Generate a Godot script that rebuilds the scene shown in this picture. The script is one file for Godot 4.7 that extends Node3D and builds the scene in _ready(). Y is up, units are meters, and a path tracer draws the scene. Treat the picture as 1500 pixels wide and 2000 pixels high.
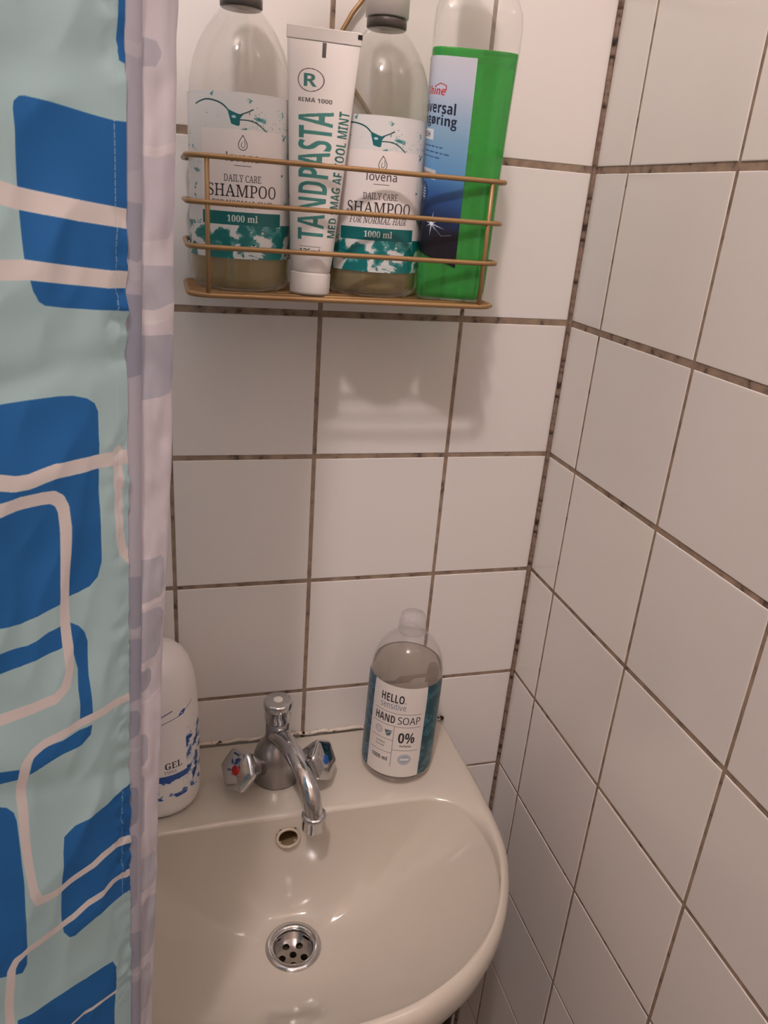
extends Node3D
# A corner of a small tiled bathroom: washbasin with mixer tap, wire basket of bottles, shower curtain.
# Metres, y up, floor at y = 0. The back wall's tile faces lie in z = 0, the right wall's in x = 0.

const RIM := 0.8485          # height of the basin's rim
const SHELF := 1.3885        # height on which the bottles in the basket stand
const LAMP := Vector3(-0.69, 2.805, 1.15)

var taken := {}
var mat := {}
var rng := RandomNumberGenerator.new()


func _ready() -> void:
	rng.seed = 7
	var cam := Camera3D.new()
	cam.name = "camera"
	cam.transform = Transform3D(Basis(Vector3(0.96283, 0.074185, 0.259722), Vector3(0.031886, 0.923604, -0.382019), Vector3(-0.268221, 0.376101, 0.886908)).orthonormalized(), Vector3(-0.4255, 1.4669, 0.7649))
	cam.fov = 67.702
	cam.near = 0.02
	cam.current = true
	add_child(cam)
	var env := Environment.new()
	env.background_mode = Environment.BG_COLOR
	env.background_color = Color(0, 0, 0)
	env.tonemap_mode = Environment.TONE_MAPPER_LINEAR
	env.tonemap_exposure = 1.0
	env.sdfgi_enabled = true
	env.ssao_enabled = true
	env.ssil_enabled = true
	var we := WorldEnvironment.new()
	we.name = "environment"
	we.environment = env
	add_child(we)
	var bulb := OmniLight3D.new()
	bulb.name = "lamp_light"
	bulb.position = LAMP
	bulb.light_color = Color(1.0, 0.925, 0.91)
	bulb.light_energy = 1.5
	bulb.light_size = 0.05
	bulb.omni_range = 6.0
	bulb.omni_attenuation = 2.0
	bulb.shadow_enabled = true
	add_child(bulb)

	make_materials()
	room()
	tiles_back()
	tiles_right()
	washbasin()
	curtain()
	basket()
	var sh := shampoo_label()
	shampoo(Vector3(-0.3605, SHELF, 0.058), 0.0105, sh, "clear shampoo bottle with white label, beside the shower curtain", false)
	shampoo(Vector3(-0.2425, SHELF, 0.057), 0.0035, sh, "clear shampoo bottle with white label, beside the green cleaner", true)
	cleaner()
	toothpaste()
	hand_soap()
	shower_gel()
	faucet()
	drain()
	supply_pipe()
	lamp_fitting()


# ------------------------------------------------------------------ helpers
func named(called: String) -> String:
	if not taken.has(called):
		taken[called] = 0
		return called
	taken[called] += 1
	return "%s_%03d" % [called, taken[called]]


func thing(called: String, label: String, category: String, at := Vector3.ZERO, group := "") -> Node3D:
	var o := Node3D.new()
	o.name = named(called)
	o.position = at
	add_child(o)
	o.set_meta("label", label)
	o.set_meta("category", category)
	if group:
		o.set_meta("group", group)
	return o


func part(called: String, m: Mesh, material: Material, parent: Node, at := Vector3.ZERO) -> MeshInstance3D:
	var o := MeshInstance3D.new()
	o.name = called
	o.mesh = m
	o.material_override = material
	o.position = at
	o.cast_shadow = GeometryInstance3D.SHADOW_CASTING_SETTING_ON
	parent.add_child(o, true)
	return o


func structure(called: String, m: Mesh, material: Material, at := Vector3.ZERO) -> MeshInstance3D:
	var o := part(called, m, material, self, at)
	o.set_meta("kind", "structure")
	return o


func finish(tris: PackedVector3Array, uvs: PackedVector2Array, smooth := true, outward := true) -> ArrayMesh:
	# triangles to a mesh; the winding is turned so that normals point away from the middle
	var mid := Vector3.ZERO
	for v in tris:
		mid += v
	mid /= maxf(1.0, tris.size())
	var s := 0.0
	for i in range(0, tris.size(), 3):
		var n := (tris[i] - tris[i + 2]).cross(tris[i] - tris[i + 1])
		s += n.dot((tris[i] + tris[i + 1] + tris[i + 2]) / 3.0 - mid)
	var flip := (s < 0.0) == outward
	var st := SurfaceTool.new()
	st.begin(Mesh.PRIMITIVE_TRIANGLES)
	st.set_smooth_group(0 if smooth else -1)
	for i in range(0, tris.size(), 3):
		for k in ([0, 2, 1] if flip else [0, 1, 2]):
			if uvs.size():
				st.set_uv(uvs[i + k])
			st.add_vertex(tris[i + k])
	st.generate_normals()
	st.index()
	return st.commit()


func quad(t: PackedVector3Array, a: Vector3, b: Vector3, c: Vector3, d: Vector3) -> void:
	for v in [a, b, c, a, c, d]:
		t.append(v)


func loft(rings: Array, closed := true, cap_a := false, cap_b := false, smooth := true, outward := true) -> ArrayMesh:
	var t := PackedVector3Array()
	var uv := PackedVector2Array()
	var n: int = rings[0].size()
	var last := n if closed else n - 1
	for i in rings.size() - 1:
		for j in last:
			var k := (j + 1) % n
			quad(t, rings[i][j], rings[i][k], rings[i + 1][k], rings[i + 1][j])
			var u0 := float(j) / last
			var u1 := float(j + 1) / last
			var v0 := float(i) / (rings.size() - 1)
			var v1 := float(i + 1) / (rings.size() - 1)
			for q in [Vector2(u0, v0), Vector2(u1, v0), Vector2(u1, v1), Vector2(u0, v0), Vector2(u1, v1), Vector2(u0, v1)]:
				uv.append(q)
	for e in [[cap_a, 0], [cap_b, rings.size() - 1]]:
		if e[0]:
			var r: PackedVector3Array = rings[e[1]]
			var c := Vector3.ZERO
			for v in r:
				c += v
			c /= n
			for j in n:
				var k := (j + 1) % n
				var tri := [r[k], r[j], c] if e[1] == 0 else [r[j], r[k], c]
				for v in tri:
					t.append(v)
					uv.append(Vector2(0.5, 0.0 if e[1] == 0 else 1.0))
	return finish(t, uv, smooth, outward)


func circle(r: float, y: float, n := 48, c := Vector3.ZERO) -> PackedVector3Array:
	var p := PackedVector3Array()
	for j in n:
		var a := TAU * j / n
		p.append(c + Vector3(sin(a) * r, y, cos(a) * r))
	return p


func lathe(profile: Array, n := 48, cap_a := true, cap_b := true) -> ArrayMesh:
	var rings := []
	for q in profile:
		rings.append(circle(q[0], q[1], n))
	return loft(rings, true, cap_a, cap_b)


func curve(points: Array, steps := 10, closed := false) -> PackedVector3Array:
	# Catmull-Rom through the points
	var out := PackedVector3Array()
	var n := points.size()
	var spans := n if closed else n - 1
	for i in spans:
		var p0: Vector3 = points[(i - 1 + n) % n] if closed or i > 0 else points[0]
		var p1: Vector3 = points[i]
		var p2: Vector3 = points[(i + 1) % n]
		var p3: Vector3 = points[(i + 2) % n] if closed or i < n - 2 else points[n - 1]
		for s in steps:
			out.append(p1.cubic_interpolate(p2, p0, p3, float(s) / steps))
	if not closed:
		out.append(points[n - 1])
	return out


func tube(path: PackedVector3Array, radius, n := 12, closed := false) -> ArrayMesh:
	# a tube along a path; radius is a number or one number for each point
	var rings := []
	var m := path.size()
	var side := Vector3.ZERO
	for i in m:
		var a := path[(i - 1 + m) % m] if closed or i > 0 else path[0]
		var b := path[(i + 1) % m] if closed or i < m - 1 else path[m - 1]
		var dir := (b - a).normalized()
		if side == Vector3.ZERO:
			side = dir.cross(Vector3.UP if absf(dir.y) < 0.9 else Vector3.RIGHT).normalized()
		side = (side - dir * side.dot(dir)).normalized()
		var up := side.cross(dir)
		var r: float = radius if radius is float else radius[i]
		var ring := PackedVector3Array()
		for j in n:
			var w := TAU * j / n
			ring.append(path[i] + (side * cos(w) + up * sin(w)) * r)
		rings.append(ring)
	if closed:
		rings.append(rings[0])
	var mesh := loft(rings, true, not closed, not closed)
	return mesh


func rounded_box(size: Vector3, bevel: float) -> ArrayMesh:
	# box with chamfered edges, flat shaded
	var h := size / 2.0
	var rings := []
	for q in [[-h.y, bevel], [-h.y + bevel, 0.0], [h.y - bevel, 0.0], [h.y, bevel]]:
		var ring := PackedVector3Array()
		var x: float = h.x - q[1]
		var z: float = h.z - q[1]
		for c in [Vector2(x - bevel, z), Vector2(x, z - bevel), Vector2(x, -z + bevel), Vector2(x - bevel, -z), Vector2(-x + bevel, -z), Vector2(-x, -z + bevel), Vector2(-x, z - bevel), Vector2(-x + bevel, z)]:
			ring.append(Vector3(c.x, q[0], c.y))
		rings.append(ring)
	return loft(rings, true, true, true, false)


func merge(list: Array) -> ArrayMesh:
	var st := SurfaceTool.new()
	for m in list:
		st.append_from(m, 0, Transform3D())
	return st.commit()


func plain(c: Color, rough := 0.5, metal := 0.0) -> StandardMaterial3D:
	var m := StandardMaterial3D.new()
	m.albedo_color = c
	m.roughness = rough
	m.metallic = metal
	return m


func noise(f: float, s := 1, octaves := 4) -> FastNoiseLite:
	var n := FastNoiseLite.new()
	n.noise_type = FastNoiseLite.TYPE_SIMPLEX_SMOOTH
	n.seed = s
	n.frequency = f
	n.fractal_octaves = octaves
	return n


func noise_texture(f: float, s: int, colors: Array, stops: Array, size := 512) -> NoiseTexture2D:
	var t := NoiseTexture2D.new()
	t.width = size
	t.height = size
	t.seamless = true
	t.noise = noise(f, s)
	var g := Gradient.new()
	g.offsets = PackedFloat32Array(stops)
	g.colors = PackedColorArray(colors)
	t.color_ramp = g
	return t


func make_materials() -> void:
	mat.tile = []
	for k in 5:
		var t := plain([Color(0.885, 0.878, 0.868), Color(0.87, 0.865, 0.858), Color(0.895, 0.885, 0.872), Color(0.878, 0.868, 0.862), Color(0.89, 0.884, 0.878)][k], 0.13)
		t.metallic_specular = 0.5
		mat.tile.append(t)
	# grout: brown-grey cement with dark mould blotches
	mat.grout = plain(Color.WHITE, 0.95)
	mat.grout.albedo_texture = noise_texture(0.02, 3, [Color(0.34, 0.285, 0.25), Color(0.50, 0.435, 0.385), Color(0.565, 0.495, 0.435), Color(0.62, 0.545, 0.47)], [0.13, 0.25, 0.5, 0.8])
	mat.grout.uv1_triplanar = true
	mat.grout.uv1_world_triplanar = true
	mat.grout.uv1_scale = Vector3(5, 5, 5)
	mat.mould = plain(Color.WHITE, 0.9)
	mat.mould.albedo_texture = noise_texture(0.03, 12, [Color(0.16, 0.12, 0.11), Color(0.30, 0.24, 0.21), Color(0.46, 0.39, 0.345), Color(0.54, 0.465, 0.41)], [0.14, 0.25, 0.38, 0.65])
	mat.mould.uv1_triplanar = true
	mat.mould.uv1_world_triplanar = true
	mat.mould.uv1_scale = Vector3(6, 6, 6)
	mat.sealant = plain(Color.WHITE, 0.6)
	mat.sealant.albedo_texture = noise_texture(0.028, 21, [Color(0.22, 0.15, 0.11), Color(0.5, 0.42, 0.36), Color(0.82, 0.78, 0.73), Color(0.86, 0.83, 0.79)], [0.17, 0.21, 0.27, 0.7])
	mat.sealant.uv1_triplanar = true
	mat.sealant.uv1_world_triplanar = true
	mat.sealant.uv1_scale = Vector3(7, 7, 7)
	mat.paint = plain(Color(0.86, 0.85, 0.83), 0.8)
	mat.wood = plain(Color(0.66, 0.60, 0.54), 0.6)
	mat.floor = plain(Color(0.30, 0.27, 0.25), 0.5)
	mat.ceramic = plain(Color(0.75, 0.725, 0.68), 0.12)
	mat.ceramic.clearcoat_enabled = true
	mat.ceramic.clearcoat = 0.5
	mat.ceramic.clearcoat_roughness = 0.08
	mat.chrome = plain(Color(0.78, 0.78, 0.79), 0.09, 1.0)
	mat.dull_chrome = plain(Color(0.66, 0.65, 0.65), 0.3, 1.0)
	mat.steel = plain(Color(0.70, 0.68, 0.66), 0.22, 1.0)
	mat.brass = plain(Color(0.60, 0.47, 0.30), 0.45, 0.35)
	mat.brass.clearcoat_enabled = true
	mat.brass.clearcoat = 0.4
	mat.brass.clearcoat_roughness = 0.3
	mat.white_plastic = plain(Color(0.90, 0.885, 0.875), 0.35)
	mat.dark = plain(Color(0.03, 0.022, 0.018), 0.7)
	mat.pipe = plain(Color(0.20, 0.155, 0.10), 0.5, 0.4)
	mat.clear = plain(Color(0.78, 0.75, 0.68, 0.13), 0.08)
	mat.clear.transparency = BaseMaterial3D.TRANSPARENCY_ALPHA


# ------------------------------------------------------------------ painting of flat print
func tri_fill(im: Image, tris: PackedVector2Array, c: Color) -> void:
	# tris in pixels, three points each; edges are smoothed with 3 x 3 samples
	if tris.is_empty():
		return
	var lo := tris[0]
	var hi := tris[0]
	for p in tris:
		lo = lo.min(p)
		hi = hi.max(p)
	var x0 := maxi(0, int(floor(lo.x)))
	var y0 := maxi(0, int(floor(lo.y)))
	var x1 := mini(im.get_width() - 1, int(ceil(hi.x)))
	var y1 := mini(im.get_height() - 1, int(ceil(hi.y)))
	if x1 < x0 or y1 < y0:
		return
	var w := x1 - x0 + 1
	var cover := PackedFloat32Array()
	cover.resize(w * (y1 - y0 + 1))
	for i in range(0, tris.size(), 3):
		var a := tris[i]
		var b := tris[i + 1]
		var d := tris[i + 2]
		var area := (b - a).cross(d - a)
		if absf(area) < 1e-6:
			continue
		if area < 0.0:
			var t := b
			b = d
			d = t
		var tx0 := maxi(x0, int(floor(minf(a.x, minf(b.x, d.x)))))
		var tx1 := mini(x1, int(ceil(maxf(a.x, maxf(b.x, d.x)))))
		var ty0 := maxi(y0, int(floor(minf(a.y, minf(b.y, d.y)))))
		var ty1 := mini(y1, int(ceil(maxf(a.y, maxf(b.y, d.y)))))
		for y in range(ty0, ty1 + 1):
			for s in 3:
				# the span of this sample line inside the triangle
				var py := y + (s + 0.5) / 3.0
				var l := -1e9
				var r := 1e9
				var out := false
				for e in [[a, b], [b, d], [d, a]]:
					var p: Vector2 = e[0]
					var q: Vector2 = e[1]
					var dy := q.y - p.y
					if absf(dy) < 1e-9:
						# inside lies at greater y for an edge that runs to greater x
						if (q.x - p.x) * (py - p.y) < 0.0:
							out = true
						continue
					var x := p.x + (py - p.y) * (q.x - p.x) / dy
					if dy < 0.0:
						l = maxf(l, x)
					else:
						r = minf(r, x)
				if out or r <= l:
					continue
				for x in range(maxi(tx0, int(floor(l))), mini(tx1, int(floor(r))) + 1):
					cover[(y - y0) * w + x - x0] += clampf(minf(r, x + 1.0) - maxf(l, x), 0.0, 1.0) / 3.0
	for y in range(y0, y1 + 1):
		for x in range(x0, x1 + 1):
			var k := minf(1.0, cover[(y - y0) * w + x - x0]) * c.a
			if k > 0.002:
				im.set_pixel(x, y, im.get_pixel(x, y).lerp(Color(c.r, c.g, c.b), k))


func poly(im: Image, points: PackedVector2Array, c: Color) -> void:
	var idx := Geometry2D.triangulate_polygon(points)
	var t := PackedVector2Array()
	for i in idx:
		t.append(points[i])
	tri_fill(im, t, c)


func stroke(im: Image, points: PackedVector2Array, width: float, c: Color) -> void:
	var t := PackedVector2Array()
	var r := width / 2.0
	for i in points.size():
		if i > 0:
			var a := points[i - 1]
			var b := points[i]
			var s := (b - a).orthogonal().normalized() * r
			for v in [a + s, b + s, b - s, a + s, b - s, a - s]:
				t.append(v)
		for j in 12:
			t.append(points[i])
			t.append(points[i] + Vector2.from_angle(TAU * j / 12.0) * r)
			t.append(points[i] + Vector2.from_angle(TAU * (j + 1) / 12.0) * r)
	tri_fill(im, t, c)


func ring(im: Image, at: Vector2, r: Vector2, width: float, c: Color) -> void:
	# an ellipse: a line of the given width, or filled where the width is 0
	var t := PackedVector2Array()
	for i in 36:
		var a := Vector2.from_angle(TAU * i / 36.0)
		var b := Vector2.from_angle(TAU * (i + 1) / 36.0)
		var o := r + Vector2.ONE * width / 2.0
		var n := r - Vector2.ONE * width / 2.0 if width > 0.0 else Vector2.ZERO
		for v in [at + a * o, at + b * o, at + b * n, at + a * o, at + b * n, at + a * n]:
			t.append(v)
	tri_fill(im, t, c)


func text(im: Image, words: String, at: Vector2, width: float, height: float, c: Color, font := "Droid Sans", bold := false, turn := 0.0, slant := 0.0, fat := 0.0) -> void:
	# words fitted into a box of width x height pixels (height: of the ink) round the middle at
	var f := SystemFont.new()
	f.font_names = PackedStringArray([font])
	f.font_weight = 700 if bold else 400
	var use: Font = f
	if fat != 0.0:
		var v := FontVariation.new()
		v.base_font = f
		v.variation_embolden = fat
		use = v
	var tm := TextMesh.new()
	tm.text = words
	tm.font = use
	tm.font_size = 64
	tm.pixel_size = 1.0
	tm.depth = 0.0
	tm.curve_step = 1.5
	if tm.get_surface_count() == 0:
		return
	var arr := tm.surface_get_arrays(0)
	var v: PackedVector3Array = arr[Mesh.ARRAY_VERTEX]
	var idx = arr[Mesh.ARRAY_INDEX]
	var lo := Vector2(1e9, 1e9)
	var hi := Vector2(-1e9, -1e9)
	for p in v:
		lo = lo.min(Vector2(p.x, p.y))
		hi = hi.max(Vector2(p.x, p.y))
	var mid := (lo + hi) / 2.0
	var k := Vector2(width / maxf(1e-3, hi.x - lo.x), height / maxf(1e-3, hi.y - lo.y))
	var out := PackedVector2Array()
	for i in (idx if idx != null else range(v.size())):
		var q := Vector2((v[i].x - mid.x) * k.x, -(v[i].y - mid.y) * k.y)
		q.x -= q.y * slant
		out.append(at + q.rotated(turn))
	tri_fill(im, out, c)


func printed(im: Image, rough := 0.35) -> StandardMaterial3D:
	im.generate_mipmaps()
	var m := plain(Color.WHITE, rough)
	m.albedo_texture = ImageTexture.create_from_image(im)
	m.texture_repeat = false
	return m


func blot(im: Image, x0: int, y0: int, x1: int, y1: int, ink: Color, light: Color, level: float, s: int, f: float) -> void:
	# marbled ink in a rectangle of a label: warped noise, solid ink above the level, a thin dark vein along it
	var a := noise(f, s, 5)
	var b := noise(f * 0.7, s + 5, 3)
	var vein := ink.darkened(0.35)
	for y in range(maxi(0, y0), mini(im.get_height(), y1)):
		for x in range(maxi(0, x0), mini(im.get_width(), x1)):
			var wx := x + 40.0 * b.get_noise_2d(x, y)
			var n := a.get_noise_2d(wx, y * 1.15 + 30.0 * b.get_noise_2d(y, x))
			var d := n - level
			if d > -0.012:
				var c := ink.lerp(light, clampf(0.55 - d * 2.5 + 0.5 * a.get_noise_2d(x * 3.0, y * 3.0), 0.0, 0.75)) if d > 0.012 else vein
				im.set_pixel(x, y, c)
			elif d > -0.14:
				im.set_pixel(x, y, im.get_pixel(x, y).lerp(light, 0.35))


# ------------------------------------------------------------------ the room
func box(size: Vector3) -> BoxMesh:
	var b := BoxMesh.new()
	b.size = size
	return b


func room() -> void:
	# the grout plane of the tiled walls lies 0.9 mm behind the tile faces
	structure("wall_back", box(Vector3(1.9, 3.1, 0.1)), mat.grout, Vector3(-0.75, 1.45, -0.0509))
	structure("wall_right", box(Vector3(0.1, 3.1, 2.1)), mat.grout, Vector3(0.0509, 1.45, 0.95))
	structure("wall_left", box(Vector3(0.1, 3.1, 2.1)), mat.wood, Vector3(-1.65, 1.45, 0.95))
	structure("wall_front", box(Vector3(1.9, 3.1, 0.1)), mat.wood, Vector3(-0.75, 1.45, 1.95))
	structure("floor", box(Vector3(1.9, 0.1, 2.2)), mat.floor, Vector3(-0.75, -0.05, 0.95))
	structure("ceiling", box(Vector3(1.9, 0.1, 2.2)), mat.paint, Vector3(-0.75, 3.0, 0.95))
	# sealing strip with mould in the corner between the two tiled walls
	var p := PackedVector3Array()
	for i in 60:
		p.append(Vector3(-0.0012 + 0.0006 * sin(i * 1.7), 0.01 + 2.93 * i / 59.0, 0.0012 + 0.0006 * cos(i * 2.3)))
	structure("trim_1", tube(p, 0.0028, 8), mat.mould)


func tile_mesh(w: float, h: float) -> ArrayMesh:
	# a tile lying in the xy plane with its face at z = 0 and a rounded edge
	var t := 0.006
	var b := 0.0013
	var st := SurfaceTool.new()
	st.begin(Mesh.PRIMITIVE_TRIANGLES)
	var rows := [[0.0, -t, 0.0], [0.0, -b, 0.0], [b * 0.3, -b * 0.3, 0.7], [b, 0.0, 1.0]]   # inset, z, share of the face's normal
	var sides := [[Vector2(1, 0), Vector2(1, -1), Vector2(1, 1)], [Vector2(0, 1), Vector2(1, 1), Vector2(-1, 1)], [Vector2(-1, 0), Vector2(-1, 1), Vector2(-1, -1)], [Vector2(0, -1), Vector2(-1, -1), Vector2(1, -1)]]
	var put := func(v: Vector3, n: Vector3):
		st.set_normal(n.normalized())
		st.add_vertex(v)
	var at := func(c: Vector2, r: Array) -> Vector3:
		return Vector3(c.x * (w / 2.0 - r[0]), c.y * (h / 2.0 - r[0]), r[1])
	for s in sides:
		for i in 3:
			var n0 := Vector3(s[0].x, s[0].y, 0).lerp(Vector3(0, 0, 1), rows[i][2])
			var n1 := Vector3(s[0].x, s[0].y, 0).lerp(Vector3(0, 0, 1), rows[i + 1][2])
			var a: Vector3 = at.call(s[1], rows[i])
			var b2: Vector3 = at.call(s[2], rows[i])
			var c: Vector3 = at.call(s[2], rows[i + 1])
			var d: Vector3 = at.call(s[1], rows[i + 1])
			for q in [[a, n0], [c, n1], [b2, n0], [a, n0], [d, n1], [c, n1]]:
				put.call(q[0], q[1])
	var f := []
	for q in [Vector2(-1, -1), Vector2(-1, 1), Vector2(1, 1), Vector2(1, -1)]:
		f.append(at.call(q, rows[3]))
	for i in [0, 1, 2, 0, 2, 3]:
		put.call(f[i], Vector3(0, 0, 1))
	st.index()
	return st.commit()


func row_lines() -> Array:
	# heights of the horizontal joints with their widths, from the floor up
	var out := []
	for i in 4:
		out.append([0.0 + 0.01 + i * 0.15, 0.0032])
	for q in [[0.61, 0.0032], [0.761, 0.0034], [0.9107, 0.0042], [1.0602, 0.0046], [1.2092, 0.0050], [1.3588, 0.0062], [1.5116, 0.0066]]:
		out.append(q)
	for i in 9:
		out.append([1.662 + i * 0.15, 0.0055])
	out.append([2.95, 0.004])
	return out


func lay(wall: Node3D, lines: Array, place: Callable) -> void:
	var rows := row_lines()
	for i in lines.size() - 1:
		for j in rows.size() - 1:
			var x0: float = lines[i][0] + lines[i][1] / 2.0
			var x1: float = lines[i + 1][0] - lines[i + 1][1] / 2.0
			var y0: float = rows[j][0] + rows[j][1] / 2.0
			var y1: float = rows[j + 1][0] - rows[j + 1][1] / 2.0
			if x1 - x0 < 0.01 or y1 - y0 < 0.01:
				continue
			var o := MeshInstance3D.new()
			o.name = "tile"
			o.mesh = tile_mesh(x1 - x0, y1 - y0)
			o.material_override = mat.tile[rng.randi() % 5]
			var local: Transform3D = place.call((x0 + x1) / 2.0, (y0 + y1) / 2.0)
			local.basis = local.basis * Basis.from_euler(Vector3(rng.randf_range(-0.002, 0.002), rng.randf_range(-0.002, 0.002), rng.randf_range(-0.0025, 0.0025)))
			wall.add_child(o, true)
			o.transform = wall.transform.affine_inverse() * local


func tiles_back() -> void:
	var lines := [[-1.30, 0.0036], [-1.175, 0.0036], [-1.025, 0.0036], [-0.875, 0.0036], [-0.725, 0.0036], [-0.5745, 0.0038], [-0.4243, 0.0038], [-0.2766, 0.0042], [-0.1265, 0.0038], [0.0, 0.007]]
	lay(get_node("wall_back"), lines, func(x, y): return Transform3D(Basis(), Vector3(x, y, 0.0)))


func tiles_right() -> void:
	var lines := [[0.0, 0.005], [0.0624, 0.0033], [0.2165, 0.0036], [0.3668, 0.0036], [0.517, 0.0036], [0.667, 0.0036], [0.817, 0.0036], [0.967, 0.0036], [1.117, 0.0036], [1.267, 0.0036], [1.417, 0.0036]]
	lay(get_node("wall_right"), lines, func(z, y): return Transform3D(Basis(Vector3.UP, -PI / 2), Vector3(0.0, y, z)))


func lamp_fitting() -> void:
	var o := thing("ceiling_lamp", "round white glass globe lamp under the ceiling", "lamp", LAMP)
	var g := plain(Color(0.95, 0.93, 0.9), 0.4)
	g.emission_enabled = true
	g.emission = Color(1.0, 0.925, 0.91)
	g.emission_energy_multiplier = 3.0
	var s := SphereMesh.new()
	s.radius = 0.065
	s.height = 0.13
	part("lamp_globe", s, g, o)
	part("lamp_holder", lathe([[0.03, 0.058], [0.035, 0.075], [0.05, 0.10], [0.055, 0.14]], 32), mat.white_plastic, o)


# ------------------------------------------------------------------ washbasin
func outline(half: Array, steps := 8) -> PackedVector2Array:
	# a closed outline from its right half (back to front), mirrored
	var pts := []
	for q in half:
		pts.append(Vector3(q[0], q[1], 0))
	for i in range(half.size() - 2, -1, -1):
		pts.append(Vector3(-half[i][0], half[i][1], 0))
	var out := PackedVector2Array()
	for v in curve(pts, steps):
		out.append(Vector2(v.x, v.y))
	return out


func reach(shape: PackedVector2Array, from: Vector2, dir: Vector2) -> Vector2:
	for i in shape.size():
		var hit = Geometry2D.segment_intersects_segment(from, from + dir * 2.0, shape[i], shape[(i + 1) % shape.size()])
		if hit != null:
			return hit
	return from


func washbasin() -> void:
	var o := thing("washbasin", "white ceramic washbasin with a flat ledge against the tiled wall", "sink", Vector3(-0.318, RIM, 0))
	var outer := outline([[0.0, 0.001], [0.15, 0.001], [0.218, 0.001], [0.2255, 0.006], [0.228, 0.06], [0.2305, 0.126], [0.2265, 0.205], [0.209, 0.259], [0.182, 0.304], [0.146, 0.339], [0.108, 0.361], [0.0675, 0.3745], [0.0, 0.381]])
	var inner := outline([[0.0, 0.1315], [0.08, 0.1318], [0.15, 0.134], [0.174, 0.139], [0.195, 0.155], [0.208, 0.19], [0.205, 0.236], [0.188, 0.280], [0.160, 0.315], [0.119, 0.343], [0.064, 0.360], [0.0, 0.366]])
	var c := Vector2(0.0, 0.19)
	var hole := Vector2(0.003, 0.195)
	var n := 300
	var k := 44
	var O := []
	var I := []
	var D := []
	for j in n:
		var a := TAU * (j + 0.5) / n
		var dir := Vector2(sin(a), cos(a))
		O.append(reach(outer, c, dir))
		I.append(reach(inner, c, dir))
		D.append(hole + dir * 0.0275)
	var ledge := func(j: int) -> float: return 1.0 - smoothstep(0.142, 0.185, I[j].y)
	var rings := []
	var add := func(f: Callable):
		var r := PackedVector3Array()
		for j in n:
			r.append(f.call(j))
		rings.append(r)
	var flat := func(p: Vector2, y: float) -> Vector3: return Vector3(p.x, y, p.y)
	for q in [[0.2, -0.185], [0.42, -0.18], [0.62, -0.16], [0.8, -0.115], [0.92, -0.07], [0.985, -0.038], [1.0, -0.024], [1.0, -0.014]]:
		add.call(func(j): return flat.call(c.lerp(O[j], q[0]), q[1]))
	for q in [[0.0008, -0.009], [0.0028, -0.0048], [0.006, -0.0018], [0.010, 0.0]]:
		add.call(func(j): return flat.call(O[j] + (c - O[j]).normalized() * q[0], q[1]))
	# share along the rim, height on the ledge at the back, height on the soft rim at the sides and the front
	for q in [[0.2, 0.0, -0.0003], [0.4, -0.0002, -0.0011], [0.6, -0.0004, -0.0028], [0.8, -0.0012, -0.0060], [0.93, -0.0028, -0.0092], [1.0, -0.005, -0.0115]]:
		add.call(func(j): return flat.call((O[j] + (c - O[j]).normalized() * 0.010).lerp(I[j], q[0]), lerpf(q[2], q[1], ledge.call(j))))
	for i in range(1, k + 1):
		var t := pow(float(i) / k, 1.35)
		add.call(func(j):
			var back := smoothstep(0.35, 0.95, -cos(TAU * j / n))
			var p := lerpf(1.75, 3.3, back)
			var top := lerpf(-0.0115, -0.005, ledge.call(j))
			return flat.call(I[j].lerp(D[j], t), top + (-0.123 - top) * (1.0 - pow(1.0 - t, p))))
	# the overflow: triangles inside its circle are left out and a lip covers the edge
	var over := Vector3(0.0035, -0.0285, 0.1375)
	var t3 := PackedVector3Array()
	var uv := PackedVector2Array()
	for i in rings.size() - 1:
		for j in n:
			var b := (j + 1) % n
			var mid: Vector3 = (rings[i][j] + rings[i + 1][b]) / 2.0
			if i > 16 and ((mid - over) * Vector3(0.82, 1.0, 1.0)).length() < 0.0106:
				continue
			quad(t3, rings[i][j], rings[i][b], rings[i + 1][b], rings[i + 1][j])
	var st := SurfaceTool.new()
	st.begin(Mesh.PRIMITIVE_TRIANGLES)
	st.set_smooth_group(0)
	for i in range(0, t3.size(), 3):
		for q in [0, 2, 1]:
			st.add_vertex(t3[i + q])
	st.generate_normals()
	st.index()
	part("bowl", st.commit(), mat.ceramic, o)
	var lip := PackedVector3Array()
	var facing := Basis(Vector3.RIGHT, deg_to_rad(-20.0))
	for i in 40:
		var a := TAU * i / 40
		lip.append(facing * Vector3(cos(a) * 0.0118, sin(a) * 0.0098, 0.0))
	var stained := plain(Color(0.72, 0.675, 0.60), 0.25)
	var h := part("overflow_hole", tube(lip, 0.0017, 8, true), stained, o, over)
	var inside := []
	for d in [0.0, -0.008, -0.020, -0.040]:
		var r := PackedVector3Array()
		for i in 40:
			var a := TAU * i / 40
			r.append(facing * Vector3(cos(a) * 0.0115, sin(a) * 0.0095, d))
		inside.append(r)
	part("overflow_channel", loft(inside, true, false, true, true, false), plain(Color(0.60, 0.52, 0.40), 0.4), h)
	var bead := PackedVector3Array()
	for i in 90:
		var x := -0.226 + 0.452 * i / 89.0
		bead.append(Vector3(x, 0.0008 * sin(i * 0.9), 0.0022 + 0.0007 * sin(i * 1.3)))
	part("sealant_bead", tube(bead, 0.0023, 8), mat.sealant, o)
	# dark mould that has grown on the joint with the wall
	var spore := plain(Color(0.17, 0.11, 0.085), 0.9)
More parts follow.
